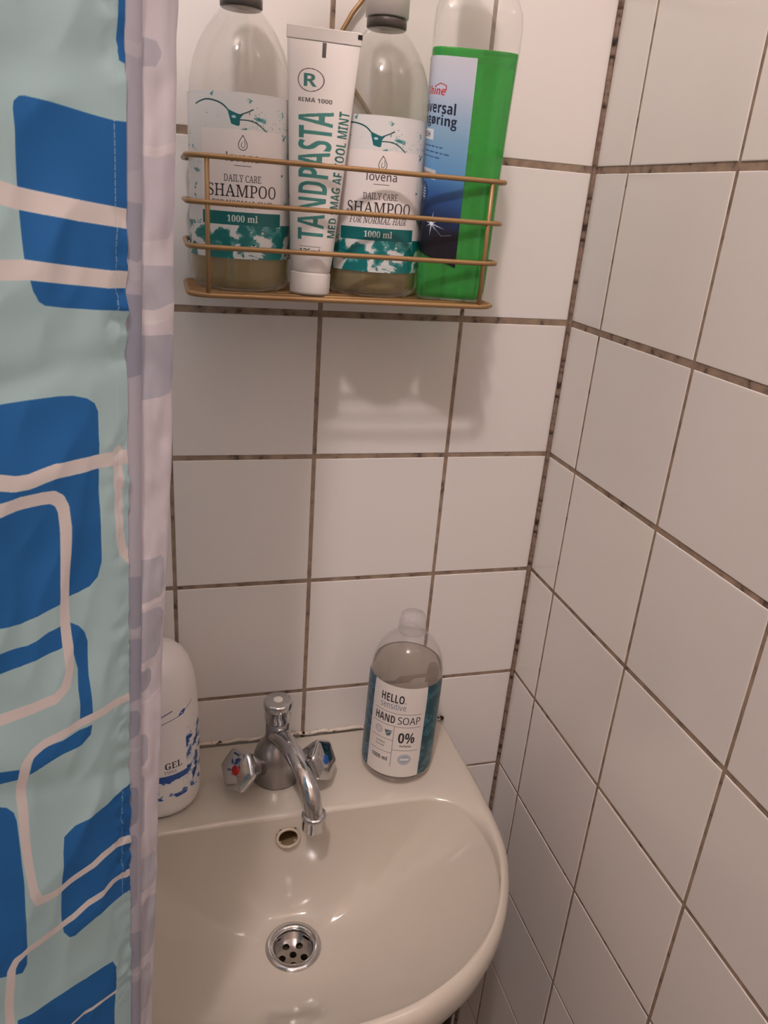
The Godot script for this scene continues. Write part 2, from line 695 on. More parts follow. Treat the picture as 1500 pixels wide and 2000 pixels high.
	for q in [[0.0415, 0.0035, 0.0022, 0.0030], [0.0340, 0.0028, 0.0014, 0.0022], [0.2235, 0.0040, 0.0035, 0.0040], [0.2190, 0.0030, 0.0020, 0.0025], [-0.060, 0.0032, 0.0012, 0.0020], [0.120, 0.0026, 0.0010, 0.0016], [0.128, 0.0020, 0.0010, 0.0014]]:
		var blob := []
		var lump := noise(300.0, 6, 2)
		for i in 7:
			var v := PI * (i + 0.3) / 6.6
			var r := PackedVector3Array()
			for j in 14:
				var a := TAU * j / 14.0
				var d := Vector3(sin(v) * sin(a) * q[1], cos(v) * q[2], sin(v) * cos(a) * q[3]) * 0.68
				r.append(d * (1.0 + 0.5 * lump.get_noise_3dv(d + Vector3(q[0], 0, 0))))
			blob.append(r)
		part("mould_spot", loft(blob, true, true, true), spore, o, Vector3(q[0], 0.0012, 0.0030))


func drain() -> void:
	var o := thing("basin_drain", "round chrome drain with a holed strainer in the washbasin", "drain", Vector3(-0.315, RIM - 0.1225, 0.195))
	part("flange", lathe([[0.0285, -0.004], [0.0298, 0.0002], [0.0292, 0.0016], [0.0268, 0.0030], [0.0235, 0.0030], [0.0212, 0.0016], [0.0200, -0.0008], [0.0196, -0.004], [0.0194, -0.016]], 64, false, false), mat.chrome, o)
	var csg := CSGCombiner3D.new()
	csg.name = "strainer"
	var plate := CSGCylinder3D.new()
	plate.name = "plate"
	plate.radius = 0.0196
	plate.height = 0.0016
	plate.sides = 48
	plate.material = mat.steel
	csg.add_child(plate)
	for i in 6:
		var cut := CSGCylinder3D.new()
		cut.name = "cut_%d" % i
		cut.operation = CSGShape3D.OPERATION_SUBTRACTION
		cut.radius = 0.0038
		cut.height = 0.01
		cut.sides = 24
		cut.material = mat.steel
		var a := TAU * i / 5.0 - 0.12
		cut.position = Vector3.ZERO if i == 5 else Vector3(sin(a) * 0.0122, 0, cos(a) * 0.0122)
		csg.add_child(cut)
	csg.position = Vector3(0, -0.0135, 0)
	o.add_child(csg)
	part("waste_pipe", lathe([[0.0194, -0.015], [0.0192, -0.03], [0.018, -0.16]], 40, false, true), plain(Color(0.50, 0.46, 0.41), 0.6), o)


func supply_pipe() -> void:
	var o := thing("supply_pipe", "dark tarnished water pipe with a hexagonal nut under the washbasin", "pipe", Vector3(-0.0735, 0, 0.10))
	part("pipe", lathe([[0.009, 0.0], [0.009, 0.415], [0.0085, 0.42]], 20), mat.pipe, o)
	part("nut", loft([circle(0.0125, 0.418, 6), circle(0.0135, 0.420, 6), circle(0.0135, 0.436, 6), circle(0.0125, 0.438, 6)], true, true, true, false), mat.pipe, o)
	var hose := curve([Vector3(0, 0.437, 0), Vector3(-0.003, 0.47, 0), Vector3(-0.03, 0.52, -0.03), Vector3(-0.09, 0.60, -0.06)], 8)
	part("riser", tube(hose, 0.005, 10), mat.pipe, o)


func faucet() -> void:
	var o := thing("mixer_tap", "chrome two-handle mixer tap with a curved spout on the washbasin", "faucet", Vector3(-0.3185, RIM, 0.066))
	part("body", lathe([[0.0285, 0.0], [0.0288, 0.003], [0.0280, 0.010], [0.0272, 0.018], [0.0262, 0.026], [0.0240, 0.034], [0.0205, 0.041], [0.0165, 0.046], [0.0138, 0.050], [0.0130, 0.058], [0.0130, 0.076]], 48), mat.dull_chrome, o)
	var cap := part("cap", lathe([[0.0130, 0.074], [0.0142, 0.0755], [0.0146, 0.078], [0.0146, 0.0905], [0.0155, 0.0915], [0.0160, 0.094], [0.0160, 0.0985], [0.0152, 0.1005], [0.0125, 0.1012], [0.006, 0.1013]], 48), mat.chrome, o)
	part("cap_button", lathe([[0.0052, 0.1008], [0.0052, 0.1020], [0.0045, 0.1024]], 32), mat.white_plastic, cap)
	var path := curve([Vector3(0.0, 0.056, 0.004), Vector3(0.0045, 0.063, 0.024), Vector3(0.011, 0.0655, 0.050), Vector3(0.0175, 0.060, 0.076), Vector3(0.0222, 0.047, 0.094), Vector3(0.0242, 0.030, 0.101), Vector3(0.0245, 0.024, 0.102)], 10)
	var radii := []
	for i in path.size():
		radii.append(lerpf(0.0115, 0.0098, minf(1.0, float(i) / 25.0)))
	var sp := part("spout", tube(path, radii, 24), mat.chrome, o)
	part("nozzle", lathe([[0.0092, -0.0095], [0.0108, -0.0105], [0.0118, -0.0085], [0.0121, 0.005], [0.0128, 0.0062], [0.0128, 0.0085], [0.0118, 0.0098], [0.0098, 0.0105]], 32), mat.chrome, sp, Vector3(0.0245, 0.0215, 0.102))
	for side in [-1.0, 1.0]:
		var ax := Vector3(0.74 * side, 0.42, 0.52).normalized()
		var root := Vector3(0.016 * side, 0.022, 0.012)
		var b := Basis(Quaternion(Vector3.UP, ax))
		var knob := []
		# a stem that widens into a six-sided knob with a flat face
		for q in [[0.0095, 0.0, 0.0], [0.0098, 0.012, 0.0], [0.0125, 0.014, 0.6], [0.0225, 0.0345, 1.0], [0.0245, 0.0405, 1.0], [0.0234, 0.0438, 1.0], [0.0205, 0.0452, 1.0]]:
			var r := PackedVector3Array()
			for i in 48:
				var a := TAU * (i + 0.5) / 48.0
				var six := cos(PI / 6.0) / cos(fmod(a + 0.3, PI / 3.0) - PI / 6.0)
				r.append(root + b * Vector3(cos(a) * q[0] * lerpf(1.0, six, q[2] * 0.9), q[1], sin(a) * q[0] * lerpf(1.0, six, q[2] * 0.9)))
			knob.append(r)
		var hd := part("handle", loft(knob, true, true, true, true), mat.chrome, o)
		var dot := []
		for q in [[0.0052, 0.0447], [0.0052, 0.0459], [0.0042, 0.0463]]:
			var r := PackedVector3Array()
			for i in 24:
				var a := TAU * i / 24.0
				r.append(root + b * Vector3(cos(a) * q[0], q[1], sin(a) * q[0]))
			dot.append(r)
		var mk := part("hot_mark" if side < 0 else "cold_mark", loft(dot, true, true, true), plain(Color(0.62, 0.10, 0.09) if side < 0 else Color(0.10, 0.32, 0.62), 0.3), hd)
		mk.set_meta("label", "red hot-water dot" if side < 0 else "blue cold-water dot")


# ------------------------------------------------------------------ shower curtain
# print of the curtain, in millimetres on the cloth: distance from the hem's edge, height above the floor
const CURTAIN_BLUE := [
	[4.2, 1540.7, -0.9, 1541.9, -0.7, 1509.6, 2.5, 1510.8, 3.7, 1518, 4.1, 1526.5],
	[51.4, 1487.5, 50.9, 1490, 48.7, 1491.9, 46.6, 1492.2, 35.9, 1491.5, 22.2, 1490.1, 5.9, 1488.8, -0.8, 1489, -0.3, 1413.4, 18.8, 1415.3, 32.2, 1416.9, 42.3, 1418.6, 45.3, 1420.4, 48, 1424.7, 49.3, 1430.1, 50.2, 1436.5, 50.3, 1442.2, 50.7, 1460.1, 51, 1481.3],
	[69.1, 1381.3, 64.7, 1381.5, 49.8, 1381.5, 37, 1380.8, 29.5, 1379.7, 22.6, 1377.4, 18.5, 1374.4, 16.6, 1370.3, 16.7, 1354.7, 17.2, 1328.9, 17.1, 1320.6, 16.8, 1296.1, 19.1, 1289, 23.8, 1285.4, 30.1, 1284.8, 36.7, 1285.5, 41.3, 1284.2, 52, 1283.7, 62.2, 1283.2, 71.7, 1285.7, 76.3, 1287.5],
	[77.3, 1275.1, 72.6, 1273.6, 59.6, 1270.7, 49.1, 1272.5, 41.8, 1272.5, 42, 1261.2, 53.2, 1261.4, 63.5, 1261.7, 73.3, 1263.6, 78, 1265.1],
	[36.7, 1272, 31.5, 1267.6, 27.8, 1262.1, 26.1, 1256.1, 27.3, 1237.4, 26.7, 1214.6, 34.3, 1216.1, 34.3, 1233.5, 33.3, 1244.6, 35.3, 1253.2, 38, 1259.5],
	[26.9, 1208, 27.7, 1202.1, 32.9, 1199.4, 45, 1201.1, 63.5, 1201.7, 62.6, 1207.4, 60.5, 1210.8, 53.6, 1211.3, 44.6, 1209.6, 34.2, 1209.5],
	[81.9, 1215.1, 77, 1212.5, 68.3, 1208.1, 68.7, 1201.8, 77.5, 1205.2, 82.5, 1207.4],
	[83.4, 1195.9, 78.5, 1192.1, 74.5, 1188.7, 71.3, 1183.4, 70.3, 1177.5, 70.1, 1158.9, 71.4, 1115.5, 71.7, 1095.2, 71.8, 1083.6, 75, 1081.1, 85.9, 1089.5, 91.2, 1094.3],
	[45.7, 1148.2, 38.9, 1150.6, 25.9, 1149.4, 13.9, 1148.4, 7.3, 1150.3, -0.2, 1149.2, -1, 1067.2, 8.2, 1070.4, 27.9, 1074.3, 40.8, 1071.7, 44.5, 1074, 47.6, 1080.7, 48.8, 1093.1, 48.8, 1122.1, 47.4, 1139.4],
	[15.2, 1023.6, 22.2, 1026, 33.9, 1028.6, 56.6, 1038.2, 78.7, 1047.9, 81.5, 1023.7, 14.9, 936.3, 14.3, 977.6, 12.3, 999.7, 12.5, 1015.3],
]
const CURTAIN_LINES := [
	[8.1, 63, 1460.2, 59, 1459.7, 51.5, 1458, 39.9, 1456.4, 25.8, 1454.5, -0.6, 1451.7],
	[7.5, 65.1, 1433, 61, 1432.7, 49.8, 1432.5, 31.7, 1430, 11.4, 1427.5, -1, 1426.6],
	[6.9, 71.3, 1352, 67, 1350.6, 61.1, 1348.5, 54.9, 1347.9, 41.8, 1349.2, 27.9, 1347.8, 13, 1346.7, -1.2, 1345.2],
	[5.1, 5.7, 1349.7, 6.1, 1339.6, 5.9, 1307.7, 3.7, 1297.3, -0.9, 1290.7],
	[6.0, 72.3, 1339.4, 67.8, 1339.1, 58.6, 1339.2, 49, 1338.6, 43.7, 1337.7, 40.1, 1335, 38.2, 1330.7, 37.5, 1320.6, 38.6, 1294.3, 39.2, 1273.5, 38.7, 1258.7, 38.8, 1247.6, 41.8, 1239.3, 47.2, 1235.7, 58.2, 1236.1, 75, 1239.4, 79.9, 1240.5],
	[5.1, -0.5, 1208.3, 11.1, 1210.9, 24.2, 1212.4, 34, 1213.5, 45.9, 1213.3, 54.4, 1213.6, 60.9, 1212.6, 64.9, 1210.8, 65.9, 1207.9, 66.5, 1197.4, 67.1, 1165, 66.5, 1142.7, 65.8, 1128.6, 63.3, 1120.5, 57, 1116.7, 48.8, 1115.2, 35.8, 1114.1, 22.2, 1114, 9.6, 1113.2, -1.1, 1108.1],
	[4.8, -1, 1081.2, 8, 1086.2, 17.9, 1087.7, 32.1, 1088.8, 41.3, 1086.8, 51.7, 1087.2, 62.5, 1090.3, 71.8, 1093.4, 78.1, 1094.1, 81, 1089.6, 82.7, 1069.9, 82.6, 1049.5, 83.2, 1025.9],
	[2.4, 12.4, 993.7, 24.8, 998.6, 37.7, 1004.5, 45.5, 1003.7, 52.8, 999.6, 60.1, 995.5],
]


func pairs(list: Array, from := 0) -> PackedVector2Array:
	var out := PackedVector2Array()
	for i in range(from, list.size(), 2):
		out.append(Vector2(list[i], list[i + 1]))
	return out


func curtain_edge(y: float) -> float:
	return -0.4362 + 0.0447 * (y - 1.5316)


func curtain_fold(y: float) -> float:
	var t := [[2.1, -0.394], [1.536, -0.4162], [1.518, -0.4173], [1.4144, -0.4213], [1.3395, -0.4249], [1.22, -0.4328], [1.111, -0.4395], [0.954, -0.4484], [0.2, -0.488]]
	for i in t.size() - 1:
		if y >= t[i + 1][0]:
			return remap(y, t[i][0], t[i + 1][0], t[i][1], t[i + 1][1])
	return -0.488


func curtain() -> void:
	var o := thing("shower_curtain", "pale blue shower curtain printed with blue rounded squares and white lines", "curtain")
	var k := 3.0
	var im := Image.create(int(92 * k), int(630 * k), false, Image.FORMAT_RGB8)
	im.fill(Color(0.73, 0.86, 0.88))
	var on := func(p: PackedVector2Array) -> PackedVector2Array:
		var q := PackedVector2Array()
		for v in p:
			q.append(Vector2(v.x, 1560.0 - v.y) * k)
		return q
	for b in CURTAIN_BLUE:
		poly(im, on.call(pairs(b)), Color(0.16, 0.44, 0.72))
	for l in CURTAIN_LINES:
		stroke(im, on.call(pairs(l, 1)), l[0] * k, Color(0.93, 0.905, 0.895))
	for i in 210:
		stroke(im, PackedVector2Array([Vector2(6.2, i * 3.0 + 0.4) * k, Vector2(6.2, i * 3.0 + 2.4) * k]), 0.55 * k, Color(0.80, 0.86, 0.90, 0.7))
	var cloth := printed(im, 0.75)
	cloth.texture_repeat = true
	cloth.backlight_enabled = true
	cloth.backlight = Color(1, 1, 1)
	# path of the cloth seen from above, from the hem's edge; the first 9 cm are flat
	var way := [Vector3(0, 0, 0), Vector3(-0.0636, 0, 0.0636), Vector3(-0.10, 0, 0.075), Vector3(-0.14, 0, 0.055), Vector3(-0.17, 0, 0.03), Vector3(-0.21, 0, 0.04), Vector3(-0.25, 0, 0.08), Vector3(-0.29, 0, 0.075), Vector3(-0.33, 0, 0.035), Vector3(-0.38, 0, 0.045), Vector3(-0.43, 0, 0.08), Vector3(-0.50, 0, 0.05), Vector3(-0.58, 0, 0.075), Vector3(-0.66, 0, 0.05)]
	var line := PackedVector3Array()
	for i in 46:
		line.append(Vector3(-0.7071, 0, 0.7071) * (0.09 * i / 45.0))
	var rest := curve(way.slice(1), 7)
	for i in range(1, rest.size()):
		line.append(rest[i])
	var dist := PackedFloat32Array([0.0])
	for i in range(1, line.size()):
		dist.append(dist[i - 1] + line[i].distance_to(line[i - 1]))
	var heights := PackedFloat32Array()
	var y := 2.0
	while y > 0.28:
		heights.append(y)
		y -= 0.0025 if y < 1.56 and y > 0.92 else 0.02
	var soft := noise(9.0, 4, 3)
	var crease := noise(7.0, 19, 2)
	crease.fractal_type = FastNoiseLite.FRACTAL_RIDGED
	var pucker := noise(110.0, 8, 2)
	var where := noise(14.0, 15, 2)
	var st := SurfaceTool.new()
	st.begin(Mesh.PRIMITIVE_TRIANGLES)
	st.set_smooth_group(0)
	var n := line.size()
	for h in heights:
		for i in n:
			var s := dist[i]
			var dip := 0.0024 * soft.get_noise_2d(s * 0.8, h * 0.45) + 0.0026 * crease.get_noise_2d(s * 1.6 - h * 0.5, h + s * 1.2)
			dip *= smoothstep(-0.004, 0.03, s)
			dip -= 0.0016 * exp(-pow((h - 1.3935 + 0.06 * s) / 0.007, 2.0)) + 0.0014 * exp(-pow((h - 1.16 - 0.5 * s) / 0.008, 2.0)) + 0.0012 * exp(-pow((h - 1.515 + 0.25 * s) / 0.009, 2.0))
			dip += 0.0034 * maxf(0.0, 0.40 + where.get_noise_2d(0.0, h)) * pucker.get_noise_2d(s * 0.6, h - s * 0.5) * exp(-pow((s - 0.005) / 0.008, 2.0))
			var u := pingpong(s / 0.092, 1.0)
			st.set_uv(Vector2(clampf(u, 0.002, 0.998), (1.56 - h) / 0.63))
			st.add_vertex(Vector3(curtain_edge(h), h, 0.40) + line[i] + Vector3(0.7071, 0, 0.7071) * dip)
	for r in heights.size() - 1:
		for i in n - 1:
			for q in [r * n + i, r * n + i + 1, r * n + n + i + 1, r * n + i, r * n + n + i + 1, r * n + n + i]:
				st.add_index(q)
	st.generate_normals()
	part("front_panel", st.commit(), cloth, o)
	# the reverse of the cloth, folded back behind the hem: the print shows through only faintly
	var rv := Image.create(96, 1890, false, Image.FORMAT_RGB8)
	rv.fill(Color(0.90, 0.885, 0.91))
	var faint := Color(0.72, 0.735, 0.79)
	for q in [[0, 1521, 62, 1511, 0.7], [0, 1480, 90, 1444, 0.25], [0, 1433, 96, 1409, 0.6], [0, 1402, 96, 1373, 0.75], [0, 1288, 84, 1264, 0.6], [0, 1258, 84, 1227, 0.65], [0, 1221, 60, 1207, 0.8], [0, 1178, 52, 1156, 0.8], [0, 1149, 46, 1103, 0.55], [0, 1084, 90, 1059, 0.6], [0, 1048, 96, 1000, 0.55], [0, 990, 80, 950, 0.5]]:
		poly(rv, PackedVector2Array([Vector2(q[0], (1560 - q[1]) * 3), Vector2(q[2] - 8, (1560 - q[1]) * 3 + 2), Vector2(q[2], (1560 - q[1]) * 3 + 12), Vector2(q[2], (1560 - q[3]) * 3 - 12), Vector2(q[2] - 10, (1560 - q[3]) * 3), Vector2(q[0], (1560 - q[3]) * 3 + 6)]), Color(faint, q[4]))
	for q in [[1478, 4.0], [1409, 6.5], [1260, 3.0], [1198, 2.0], [1052, 3.0]]:
		stroke(rv, PackedVector2Array([Vector2(-5, (1560 - q[0]) * 3 - 6), Vector2(50, (1560 - q[0]) * 3 - 2), Vector2(100, (1560 - q[0]) * 3 - 14)]), q[1] * 3, Color(0.95, 0.93, 0.94, 0.8))
	var back := printed(rv, 0.8)
	back.texture_repeat = true
	back.backlight_enabled = true
	back.backlight = Color(1, 1, 1)
	st = SurfaceTool.new()
	st.begin(Mesh.PRIMITIVE_TRIANGLES)
	st.set_smooth_group(0)
	var cols := 17
	for h in heights:
		var e := Vector3(curtain_edge(h) - 0.001, h, 0.3965)
		var f := Vector3(curtain_fold(h), h, 0.386)
		for i in cols:
			var t := i / 12.0
			var p := e.lerp(f, minf(t, 1.0))
			var bow := 0.0022 * sin(PI * minf(t, 1.0)) + 0.0026 * soft.get_noise_2d(t * 0.12 + 4.0, h * 1.6) * smoothstep(0.0, 0.4, t) + 0.0012 * soft.get_noise_2d(t * 0.3 + h, h * 3.0) * smoothstep(0.0, 0.5, t)
			if i > 12:
				var w := (i - 12) / 4.0
				p = f + Vector3(0.002 * sin(PI * minf(1.0, w * 2.0)) - 0.03 * w * w, 0, -0.006 * sin(w * PI / 2.0) - 0.006 * w)
			st.set_uv(Vector2(clampf(t * 0.95, 0.005, 0.99), (1.56 - h) / 0.63))
			st.add_vertex(p + Vector3(0.3, 0, 0.95) * bow)
	for r in heights.size() - 1:
		for i in cols - 1:
			for q in [r * cols + i, r * cols + cols + i + 1, r * cols + i + 1, r * cols + i, r * cols + cols + i, r * cols + cols + i + 1]:
				st.add_index(q)
	st.generate_normals()
	var rf := part("reverse_fold", st.commit(), back, o)
	rf.set_meta("label", "paler reverse side of the curtain")
	# the doubled hem on the reverse
	var hem := back.duplicate()
	hem.albedo_color = Color(0.86, 0.875, 0.90)
	var rings := []
	for h in heights:
		var e := Vector3(curtain_edge(h) - 0.0005, h, 0.3990)
		rings.append(PackedVector3Array([e, e + Vector3(0.0032, 0, -0.0006), e + Vector3(0.0064, 0, -0.0016), e + Vector3(0.0066, 0, -0.003)]))
	part("hem", loft(rings, false, false, false, true), hem, o)
	# the rod that it hangs from
	var rod := thing("curtain_rod", "white curtain rod carrying the shower curtain", "rod")
	part("rod", tube(PackedVector3Array([Vector3(-1.6, 2.02, 0.452), Vector3(-0.39, 2.02, 0.452)]), 0.011, 16), mat.white_plastic, rod)
	part("hanger", tube(PackedVector3Array([Vector3(-0.395, 2.02, 0.452), Vector3(-0.395, 2.95, 0.452)]), 0.005, 12), mat.white_plastic, rod)


# ------------------------------------------------------------------ wire basket
func loop(x0: float, x1: float, z0: float, z1: float, y: float, r: float) -> PackedVector3Array:
	var p := PackedVector3Array()
	for c in [[x1 - r, z1 - r, 0.0], [x0 + r, z1 - r, PI / 2], [x0 + r, z0 + r, PI], [x1 - r, z0 + r, 1.5 * PI]]:
		for i in 9:
			var a: float = c[2] + PI / 2 * i / 8.0
			p.append(Vector3(c[0] + r * cos(a), y, c[1] + r * sin(a)))
	return p


func basket() -> void:
	var o := thing("wire_basket", "brass-coloured wire basket on the tiled wall, full of bottles", "basket")
	var x0 := -0.4062
	var x1 := -0.1395
	for y in [1.4890, 1.4560, 1.4230]:
		part("rail", tube(loop(x0, x1, 0.0035, 0.1125, y, 0.016), 0.0021, 10, true), mat.brass, o)
	part("base_frame", tube(loop(x0, x1, 0.0035, 0.1125, 1.3860, 0.018), 0.0022, 10, true), mat.brass, o)
	for i in 6:
		var z := 0.0195 + 0.0160 * i
		part("base_wire", tube(PackedVector3Array([Vector3(x0 + 0.001, 1.3870, z), Vector3(x1 - 0.001, 1.3870, z)]), 0.0014, 8), mat.brass, o)
	for x in [x0 + 0.001, x1 - 0.001]:
		part("base_end", tube(PackedVector3Array([Vector3(x, 1.3862, 0.012), Vector3(x, 1.3862, 0.104)]), 0.0017, 8), mat.brass, o)
	for q in [[-0.391, 0.1118], [-0.1555, 0.1118], [-0.391, 0.0042], [-0.1555, 0.0042]]:
		part("post", tube(PackedVector3Array([Vector3(q[0], 1.3850, q[1]), Vector3(q[0], 1.4900, q[1])]), 0.0019, 10), mat.brass, o)
	part("hanger", tube(curve([Vector3(-0.2185, 1.487, 0.004), Vector3(-0.2340, 1.530, 0.005), Vector3(-0.2635, 1.5665, 0.006), Vector3(-0.2745, 1.586, 0.006), Vector3(-0.2620, 1.613, 0.006), Vector3(-0.2495, 1.632, 0.006), Vector3(-0.2450, 1.665, 0.006), Vector3(-0.2450, 1.72, 0.006)], 10), 0.0021, 10), mat.brass, o)


# ------------------------------------------------------------------ bottles
func wrap_label(profile: Callable, az0: float, az1: float, y0: float, y1: float, off: float, rows := 14, cols := 40) -> ArrayMesh:
	# a label on a round bottle, from azimuth az0 to az1 (0 faces +z), top to bottom
	var rings := []
	for i in rows + 1:
		var y := lerpf(y1, y0, float(i) / rows)
		var ring := PackedVector3Array()
		for j in cols + 1:
			var a := lerpf(az0, az1, float(j) / cols)
			var r: float = profile.call(y) + off
			ring.append(Vector3(sin(a) * r, y, cos(a) * r))
		rings.append(ring)
	return loft(rings, false)


func along(prof: Array) -> Callable:
	# radius of a lathed profile at a height
	return func(y: float) -> float:
		for i in range(2, prof.size()):
			if y <= prof[i][1]:
				return remap(y, prof[i - 1][1], prof[i][1], prof[i - 1][0], prof[i][0])
		return prof[-1][0]


func solid(c: Color, alpha: float, rough := 0.03, bend := 0.033) -> StandardMaterial3D:
	var m := plain(Color(c, alpha), rough)
	m.refraction_enabled = true
	m.refraction_scale = bend
	m.transparency = BaseMaterial3D.TRANSPARENCY_ALPHA
	return m


const INK := Color(0.20, 0.18, 0.20)


func shampoo_label() -> StandardMaterial3D:
	# 142 x 121 mm at 5 px per mm
	var k := 5.0
	var w := 710
	var h := 605
	var im := Image.create(w, h, false, Image.FORMAT_RGB8)
	im.fill(Color(0.85, 0.86, 0.86))
	var teal := Color(0.05, 0.44, 0.44)
	var pale := Color(0.70, 0.79, 0.80)
	blot(im, 0, 0, w, 130, teal, pale, 0.52, 31, 0.011)
	blot(im, 0, 130, 180, 480, teal, pale, 0.42, 12, 0.014)
	blot(im, 530, 130, w, 480, teal, pale, 0.42, 52, 0.014)
	blot(im, 0, 470, w, h, teal, pale, -0.06, 5, 0.009)
	# the splash over the panel
	stroke(im, curve2([[-42, 9], [-30, 6], [-18, 8], [-11, 13], [-6, 19]], k, 355), 5, Color(0.06, 0.30, 0.31))
	stroke(im, curve2([[-4, 19], [6, 19], [14, 22], [25, 30]], k, 355), 4, Color(0.06, 0.28, 0.29))
	poly(im, curve2([[-12, 12], [-3, 15], [1, 14], [-2, 18], [-3, 23], [-9, 22]], k, 355), Color(0.05, 0.40, 0.42))
	ring(im, Vector2(355 - 35, 85), Vector2(9, 5), 0.0, Color(0.68, 0.80, 0.83))
	stroke(im, curve2([[-1, 15], [4, 13], [8, 11]], k, 355), 4, Color(0.06, 0.26, 0.28))
	for i in 26:
		ring(im, Vector2(355 + rng.randf_range(10, 190), rng.randf_range(45, 125)), Vector2.ONE * rng.randf_range(0.8, 2.2), 0.0, Color(0.10, 0.25, 0.28))
	# white panel
	im.fill_rect(Rect2i(180, 128, 350, 300), Color(0.90, 0.885, 0.88))
	stroke(im, curve2([[0, 29.5], [3.2, 35], [2.8, 38.6], [0, 40], [-2.8, 38.6], [-3.2, 35], [0, 29.5]], k, 355), 2.4, INK)
	stroke(im, curve2([[1, 33], [1.8, 36], [0.4, 38.2], [-1.2, 37.2], [-0.6, 34.6]], k, 355), 1.8, INK)
	text(im, "lovena", Vector2(355, 225), 130, 34, INK)
	stroke(im, PackedVector2Array([Vector2(322, 256), Vector2(388, 256)]), 2.2, INK)
	text(im, "DAILY CARE", Vector2(355, 302), 150, 26, INK, "Droid Serif")
	text(im, "SHAMPOO", Vector2(355, 347), 290, 46, Color(0.12, 0.09, 0.10), "Droid Serif")
	text(im, "FOR NORMAL HAIR", Vector2(355, 396), 258, 26, INK, "Droid Serif", false, 0.0, 0.22)
	im.fill_rect(Rect2i(180, 426, 350, 50), Color(0.03, 0.40, 0.40))
	text(im, "1000 ml", Vector2(355, 450), 124, 27, Color(0.88, 0.88, 0.86), "Droid Serif", true)
	return printed(im, 0.32)


func curve2(list: Array, k: float, mid: float) -> PackedVector2Array:
	var p := []
	for q in list:
		p.append(Vector3(mid + q[0] * k, q[1] * k, 0))
	var out := PackedVector2Array()
	for v in curve(p, 6):
		out.append(Vector2(v.x, v.y))
	return out


func shampoo(at: Vector3, lift: float, print_: Material, label: String, crumpled_patch: bool) -> void:
	var o := thing("shampoo_bottle", label, "bottle", at, "shampoo bottles in the wire basket")
	var prof := [[0.030, 0.0012], [0.036, 0.0], [0.0395, 0.002], [0.0415, 0.006], [0.0422, 0.012], [0.0422, 0.06], [0.0422, 0.13], [0.0418, 0.145], [0.0406, 0.158], [0.0380, 0.171], [0.0340, 0.182], [0.0285, 0.1925], [0.0228, 0.200], [0.0180, 0.2055], [0.0152, 0.2085], [0.0148, 0.217]]
	part("bottle_body", lathe(prof, 64, true, false), mat.clear, o)
	part("liquid", lathe([[0.030, 0.0022], [0.0385, 0.0035], [0.0405, 0.008], [0.0408, 0.020], [0.0408, 0.046]], 64), solid(Color(0.74, 0.66, 0.40), 0.3), o)
	part("neck_refraction_ring", lathe([[0.0154, 0.2085], [0.0165, 0.2095], [0.0165, 0.2150], [0.0154, 0.2160]], 40), plain(Color(0.30, 0.28, 0.26), 0.35), o)  # dark grey put in for the refraction that darkens the clear neck
	part("cap", lathe([[0.0160, 0.2165], [0.0178, 0.2170], [0.0178, 0.2500], [0.0168, 0.2520]], 40), mat.white_plastic, o)
	var turn := atan2(-0.4255 - at.x, 0.7649 - at.z)
	part("label", wrap_label(func(_y): return 0.0422, -1.66 + turn * 0.6, 1.66 + turn * 0.6, 0.0185 + lift * 0.7, 0.1395 + lift * 0.7, 0.0003), print_, o)
	if crumpled_patch:  # a pale crumpled patch low in the front of the bottle
		var t := PackedVector3Array()
		var n := noise(160.0, 3, 2)
		for i in 20:
			for j in 8:
				var c := []
				for q in [[i, j], [i + 1, j], [i + 1, j + 1], [i, j + 1]]:
					var x: float = -0.016 + 0.028 * q[0] / 20.0
					var z: float = 0.022 + 0.009 * q[1] / 8.0
					c.append(Vector3(x, 0.0048 + 0.0022 * (0.5 + n.get_noise_2d(x, z)) * sin(PI * q[1] / 8.0) * sin(PI * q[0] / 20.0), z))
				quad(t, c[0], c[3], c[2], c[1])
		part("crumpled_patch", finish(t, PackedVector2Array(), false, false), plain(Color(0.80, 0.73, 0.58), 0.7), o)


